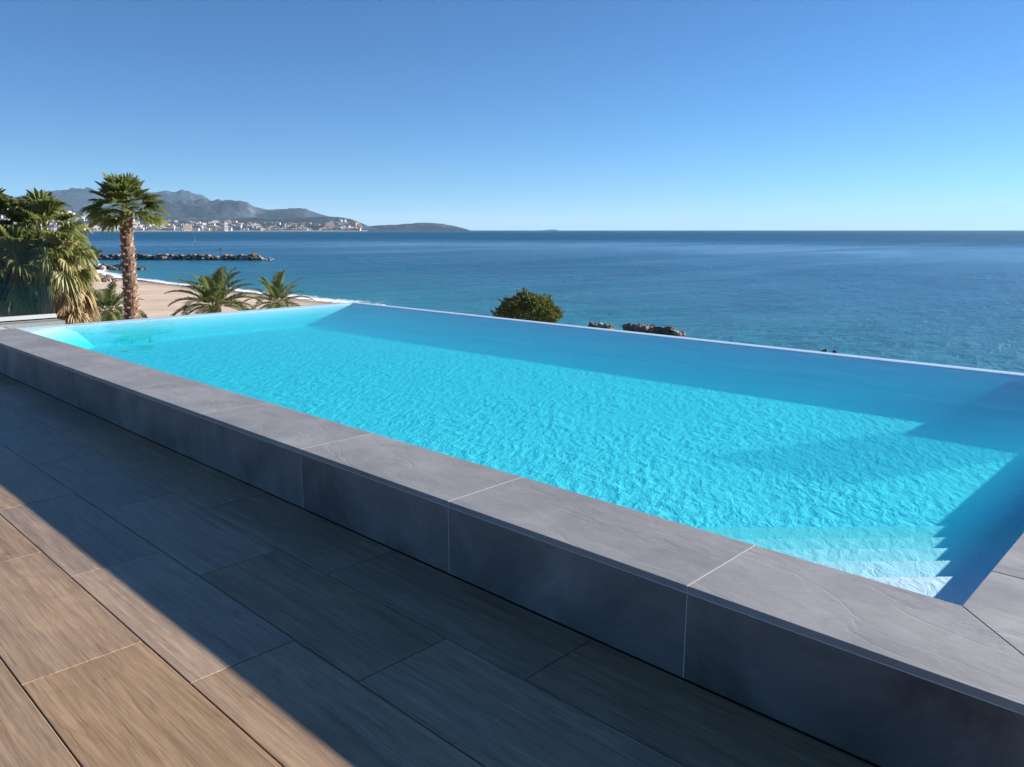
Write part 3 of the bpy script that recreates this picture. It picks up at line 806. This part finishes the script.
def fan_palm(px_top, px_base, dist, crown_r, nleaf, label, seed, trunk_r=.3, skirt=0, skirt_drop=2.0, el_lo=-.5, droop=.5, tone0=.25, boots=0, group=None, dist_base=None):
    rng = random.Random(seed)
    top = at_dist(px_top[0], px_top[1], dist); bx = at_dist(px_base[0], px_base[1], dist)
    gz = ground_z(bx.x, bx.y)
    f = (top.z-gz)/max(.5, top.z-bx.z); base = Vector((top.x+(bx.x-top.x)*f, top.y+(bx.y-top.y)*f, gz-.1))
    root = empty('fan_palm', base); tag(root, label, 'palm tree', group)
    H = top-base; n = 16; pts = []; rads = []
    for i in range(n):
        t = i/(n-1); pts.append(H*t + Vector((.06*math.sin(t*3), .05*math.sin(t*4), 0))*t*(1-t)*2)
        rads.append(trunk_r*(1.18-.32*t + (.25*math.exp(-t*9))))
    trunk_mesh('trunk', pts, rads, M_TRUNK, root, boots, rng)
    L = Leafs(); lf = crown_r
    for i in range(nleaf):
        u = (i+.5)/nleaf; el = 1.5 + (el_lo-1.5)*u**1.05 + rng.uniform(-.12, .12); az = i*2.39996+rng.uniform(-.25, .25)
        b = H + Vector((math.cos(az)*trunk_r*.4, math.sin(az)*trunk_r*.4, .35*(1-u)*crown_r*.4))
        sc = rng.uniform(.85, 1.12)
        fan_leaf(L, b, az, el, lf*.50*sc, lf*.56*sc, rng, tone0+rng.uniform(-.15, .2)+.18*u, droop*(.45+.9*u))
    L.obj('crown', M_FAN, root)
    if skirt:
        D = Leafs()
        for i in range(skirt):
            az = i*2.39996+rng.uniform(-.3, .3); z = rng.random()**.8*skirt_drop
            b = H + Vector((math.cos(az)*trunk_r*.8, math.sin(az)*trunk_r*.8, -z*.75))
            fan_leaf(D, b, az, rng.uniform(-1.25, -.75), lf*.5, lf*.58*rng.uniform(.8, 1.1), rng, rng.uniform(.1, .8), .95, nseg=18, spread=2.0)
        D.obj('dead_skirt', M_FANDRY, root)
    return root
fan_palm((125.5, 212), (131, 318), 34, 1.36, 42, 'tall slender fan palm with a rough brown trunk and rounded green crown standing alone', 3, trunk_r=.25, skirt=0, skirt_drop=.25, el_lo=-.30, droop=.42, boots=230, tone0=.3)
fan_palm((42, 238), (46, 318), 25, 1.24, 46, 'bushy fan palm with drooping green leaves right behind the glass balustrade', 5, trunk_r=.30, skirt=44, skirt_drop=2.2, el_lo=-1.15, droop=1.0, tone0=.42)
fan_palm((63, 262), (62, 318), 23.5, .84, 40, 'shorter fan palm with yellowing hanging leaves right of the glass balustrade end', 9, trunk_r=.20, skirt=40, skirt_drop=1.1, el_lo=-1.2, droop=1.2, tone0=.65)
fan_palm((-8, 231), (-4, 318), 26, 1.18, 40, 'fan palm cut by the left edge of the photo, tallest of the clump', 12, trunk_r=.33, skirt=50, skirt_drop=2.6, el_lo=-1.0, droop=.9, tone0=.4)
fan_palm((20, 272), (18, 320), 24, 1.15, 34, 'low dense fan palm filling the middle of the clump behind the glass', 15, trunk_r=.26, skirt=40, skirt_drop=1.6, el_lo=-1.2, droop=1.1, tone0=.3)

def pinnate(L, base, az, el, length, rng, tone, curl):
    d2 = Vector((math.cos(az), math.sin(az), 0)); side = Vector((-d2.y, d2.x, 0)); pts = []; p = Vector(base); e = el; n = 18
    for i in range(n+1):
        pts.append(p.copy()); t = i/n; p = p + (d2*math.cos(e)+Vector((0,0,1))*math.sin(e))*length/n; e -= curl/n*(.5+1.4*t)
    LL = [q+side*.018*(1-i/n*.8)*length*.5 for i, q in enumerate(pts)]; RR = [q-side*.018*(1-i/n*.8)*length*.5 for i, q in enumerate(pts)]
    L.quadstrip(LL, RR, [min(1, tone+.3)]*len(pts))
    m = 30
    for j in range(m):
        t = .14+.86*j/(m-1); i = min(n-1, int(t*n)); u = t*n-i; c = pts[i].lerp(pts[i+1], u); tg = (pts[i+1]-pts[i]).normalized(); nrm = side.cross(tg); nrm = nrm if nrm.z > 0 else -nrm
        ll = length*.25*math.sin(math.pi*min(1, .18+t*.8))**.7*rng.uniform(.85, 1.1)
        for sgn in (-1, 1):
            dv = (tg*.75+side*sgn*.85+nrm*.38+Vector((rng.uniform(-.1,.1), rng.uniform(-.1,.1), rng.uniform(-.1,.1)))).normalized(); w = length*.017
            mid = c+dv*ll*.55; tip = c+dv*ll-Vector((0,0,1))*ll*.16
            L.quadstrip([c-tg*w*.6, mid-tg*w, tip-tg*w*.1], [c+tg*w*.6, mid+tg*w, tip+tg*w*.1], [tone, tone+.05, tone+.2])
def date_palm(px, dist, frond, nf, label, seed, trunk_r=.28, el_lo=-.12, curl=1.05, group=None):
    rng = random.Random(seed); top = at_dist(px[0], px[1], dist); gz = ground_z(top.x, top.y); base = Vector((top.x, top.y, gz-.1))
    root = empty('date_palm', base); tag(root, label, 'palm tree', group); H = top-base; n = 8
    pts = [H*(i/(n-1)) for i in range(n)]; rads = [trunk_r*(1.1-.1*i/(n-1)+.25*(i/(n-1))**3) for i in range(n)]
    trunk_mesh('trunk', pts, rads, M_TRUNK, root, 70, rng)
    L = Leafs()
    for i in range(nf):
        u = (i+.5)/nf; el = 1.42+(el_lo-1.42)*u**.9+rng.uniform(-.1, .1); az = i*2.39996+rng.uniform(-.2, .2)
        pinnate(L, H+Vector((math.cos(az)*trunk_r*.5, math.sin(az)*trunk_r*.5, 0)), az, el, frond*rng.uniform(.85, 1.1), rng, .2+rng.uniform(0, .35)+.2*u, curl*(.55+.65*u))
    L.obj('crown', M_DATE, root); return root
date_palm((215, 306), 52, 2.8, 34, 'larger spreading young date palm on the sand, left of its twin', 31)
date_palm((277.5, 303), 54, 2.45, 24, 'smaller young date palm on the sand nearer the shore foam', 33, el_lo=-.45)
date_palm((108, 311), 44, 1.75, 30, 'small date palm tucked beside the base of the tall fan palm', 35, trunk_r=.27, el_lo=-.5)

def shrub(px, dist, rx, rz, ntuft, label, seed, mat, name='round_pine', leaf=.16, cat='tree', trunk=True):
    rng = random.Random(seed); c = at_dist(px[0], px[1], dist); gz = ground_z(c.x, c.y); base = Vector((c.x, c.y, gz-.05))
    root = empty(name, base); tag(root, label, cat); H = c-base
    if trunk: trunk_mesh('trunk', [H*(i/6) for i in range(6)], [.13-.012*i for i in range(6)], M_TRUNK, root)
    L = Leafs()
    for i in range(ntuft):
        th = rng.uniform(0, 6.283); ph = math.acos(rng.uniform(-.75, 1)); dv = Vector((math.sin(ph)*math.cos(th), math.sin(ph)*math.sin(th), math.cos(ph)))
        lump = 1+.30*mnoise.noise(dv*2.2+Vector((seed, 0, 0)))+.14*mnoise.noise(dv*5.0+Vector((0, seed, 0)))
        r = lump*(rng.random()**.33 if rng.random() < .4 else rng.uniform(.86, 1.04))
        p = H+Vector((dv.x*rx*r, dv.y*rx*r, dv.z*rz*r)); out = (dv*.8+Vector((0,0,.9))).normalized()
        if rng.random() < .05: p = H+(p-H)*rng.uniform(1.03, 1.14)
        tone = rng.uniform(.0, .85)
        for q in range(7):
            dd = (out+Vector((rng.uniform(-.75,.75), rng.uniform(-.75,.75), rng.uniform(-.5,.6)))).normalized(); s = dd.orthogonal().normalized(); a = rng.uniform(0, 6.28); s = Matrix.Rotation(a, 3, dd)@s
            ln = leaf*rng.uniform(.7, 1.25); w = ln*.10
            L.quadstrip([p-s*w*.6, p+dd*ln*.5-s*w, p+dd*ln-s*w*.1], [p+s*w*.6, p+dd*ln*.5+s*w, p+dd*ln+s*w*.1], [tone, tone, tone+.2])
    L.obj('crown', mat, root); return root
shrub((528.5, 312.5), 30, 1.10, .64, 1600, 'round bushy dark green pine top showing over the far pool edge', 41, M_SHRUB)
shrub((76, 254), 170, 3.6, 1.5, 350, 'low dark green bush at the landward end of the long breakwater', 43, M_SHRUB, name='bush', leaf=.7, cat='bush', trunk=False)
shrub((141.5, 318), 54, .28, .42, 130, 'tiny dark pointed shrub on the sand right of the tall fan palm trunk', 45, M_SHRUB, name='shrub', leaf=.12, cat='shrub', trunk=False)

# ------------------------------------------------------------------ ledge, glass balustrade and small things
def build_side():
    bm = bmesh.new(); box(bm, -12.02, X_LO-.004, 2.19, 3.40, -.9, .315, .004)
    o = bm_obj('concrete_ledge', bm, M_CONC); tag(o, 'grey concrete ledge at the far left end of the pool, under the glass', 'ledge')
    root = empty('glass_balustrade', (-11.93, 2.0, .315)); tag(root, 'clear glass balustrade standing on the concrete ledge in front of the palms', 'balustrade')
    for y0, y1 in ((.19, 1.39),):
        bm = bmesh.new(); box(bm, -.009, .009, y0, y1, .025, 1.05, .002); bm_obj('glass_panel', bm, M_GLASS, root)
    bm = bmesh.new(); box(bm, -.035, -.012, .19, 1.39, .0, .07, .002); box(bm, .012, .035, .19, 1.39, .0, .07, .002); box(bm, -.035, .035, .19, 1.39, -.002, .02, .001); bm_obj('base_channel', bm, M_ALU, root)
build_side()
def build_bollard():
    p = at_dist(15.5, 318, 47); gz = ground_z(p.x, p.y); bm = bmesh.new()
    prof = [(.42, 0), (.42, .12), (.30, .16), (.24, .7), (.27, .78), (.27, .95), (.18, 1.04), (.0, 1.06)]; ns = 16; rings = []
    for r, z in prof: rings.append([bm.verts.new((max(r, .002)*math.cos(6.2832*q/ns), max(r, .002)*math.sin(6.2832*q/ns), z)) for q in range(ns)])
    for a, b in zip(rings, rings[1:]):
        for q in range(ns): bm.faces.new((a[q], a[(q+1) % ns], b[(q+1) % ns], b[q]))
    o = bm_obj('stone_post', bm, M_RENDER, None, True); o.location = (p.x, p.y, gz); tag(o, 'squat white stone post seen low between the palms behind the glass', 'post')
build_bollard()
def build_boat():
    p = at_z(195.6, 243.2, SEA_Z); root = empty('sailboat', (p.x, p.y, SEA_Z), .6); root.scale = (.7, .7, .7); tag(root, 'tiny white sailboat on the water beyond the long breakwater', 'sailboat')
    k = m_plain('boat_white', (.8, .8, .8), .4, .5, 5, .03)
    bm = bmesh.new(); st = [(-1.6,.5,.55),(-.8,.62,.5),(.2,.6,.5),(1.1,.36,.58),(1.75,.03,.68)]; rings = []
    for x, w, h in st: rings.append([bm.verts.new(q) for q in ((x,-w,h),(x,-w*.75,.05),(x,0,-.18),(x,w*.75,.05),(x,w,h))])
    for a, b in zip(rings, rings[1:]):
        for q in range(4): bm.faces.new((a[q], a[q+1], b[q+1], b[q]))
        bm.faces.new((a[4], a[0], b[0], b[4]))
    bm.faces.new(rings[0]); bm_obj('hull', bm, k, root, True)
    bm = bmesh.new(); box(bm, .17, .25, -.04, .04, .4, 5.0); box(bm, -1.5, .2, -.03, .03, 1.0, 1.08); bm_obj('mast', bm, M_ALU, root)
    vs, fs = [], []
    for i in range(9):
        t = i/8
        for j in range(5):
            u = j/4; x = .16-1.6*u*(1-t); vs.append((x, .22*math.sin(u*math.pi)*(1-t)+.02, 1.12+3.75*t))
    for i in range(8):
        for j in range(4): fs.append((i*5+j, i*5+j+1, (i+1)*5+j+1, (i+1)*5+j))
    mesh_obj('sail', vs, fs, k, root, True)
build_boat()
def build_marker():
    p = at_z(221.5, 259.5, SEA_Z); root = empty('marker_post', (p.x, p.y, SEA_Z+1.2)); tag(root, 'dark marker post standing on top of the long breakwater', 'post')
    k = m_plain('dark_paint', (.03, .04, .05), .5, .4, 5, .05)
    bm = bmesh.new(); box(bm, -.09, .09, -.09, .09, -.6, 1.1, .02); bm_obj('pole', bm, k, root)
    bm = bmesh.new(); box(bm, -.26, .26, -.26, .26, 1.101, 1.5, .05); bm_obj('lantern', bm, k, root)
build_marker()

# ------------------------------------------------------------------ air
def build_haze():
    k = N('haze'); va = k.n('VolumePrincipled'); va.inputs['Color'].default_value = (.50, .74, 1.0, 1); va.inputs['Density'].default_value = HAZE; va.inputs['Anisotropy'].default_value = 0.0
    k.l(va.outputs[0], k.out.inputs['Volume'])
    bm = bmesh.new(); box(bm, -40000, 40000, -40000, 40000, SEA_Z-5.5, 760); o = bm_obj('haze', bm, k.m); tag(o, kind='stuff')
HAZE = 2.5e-5
build_haze()
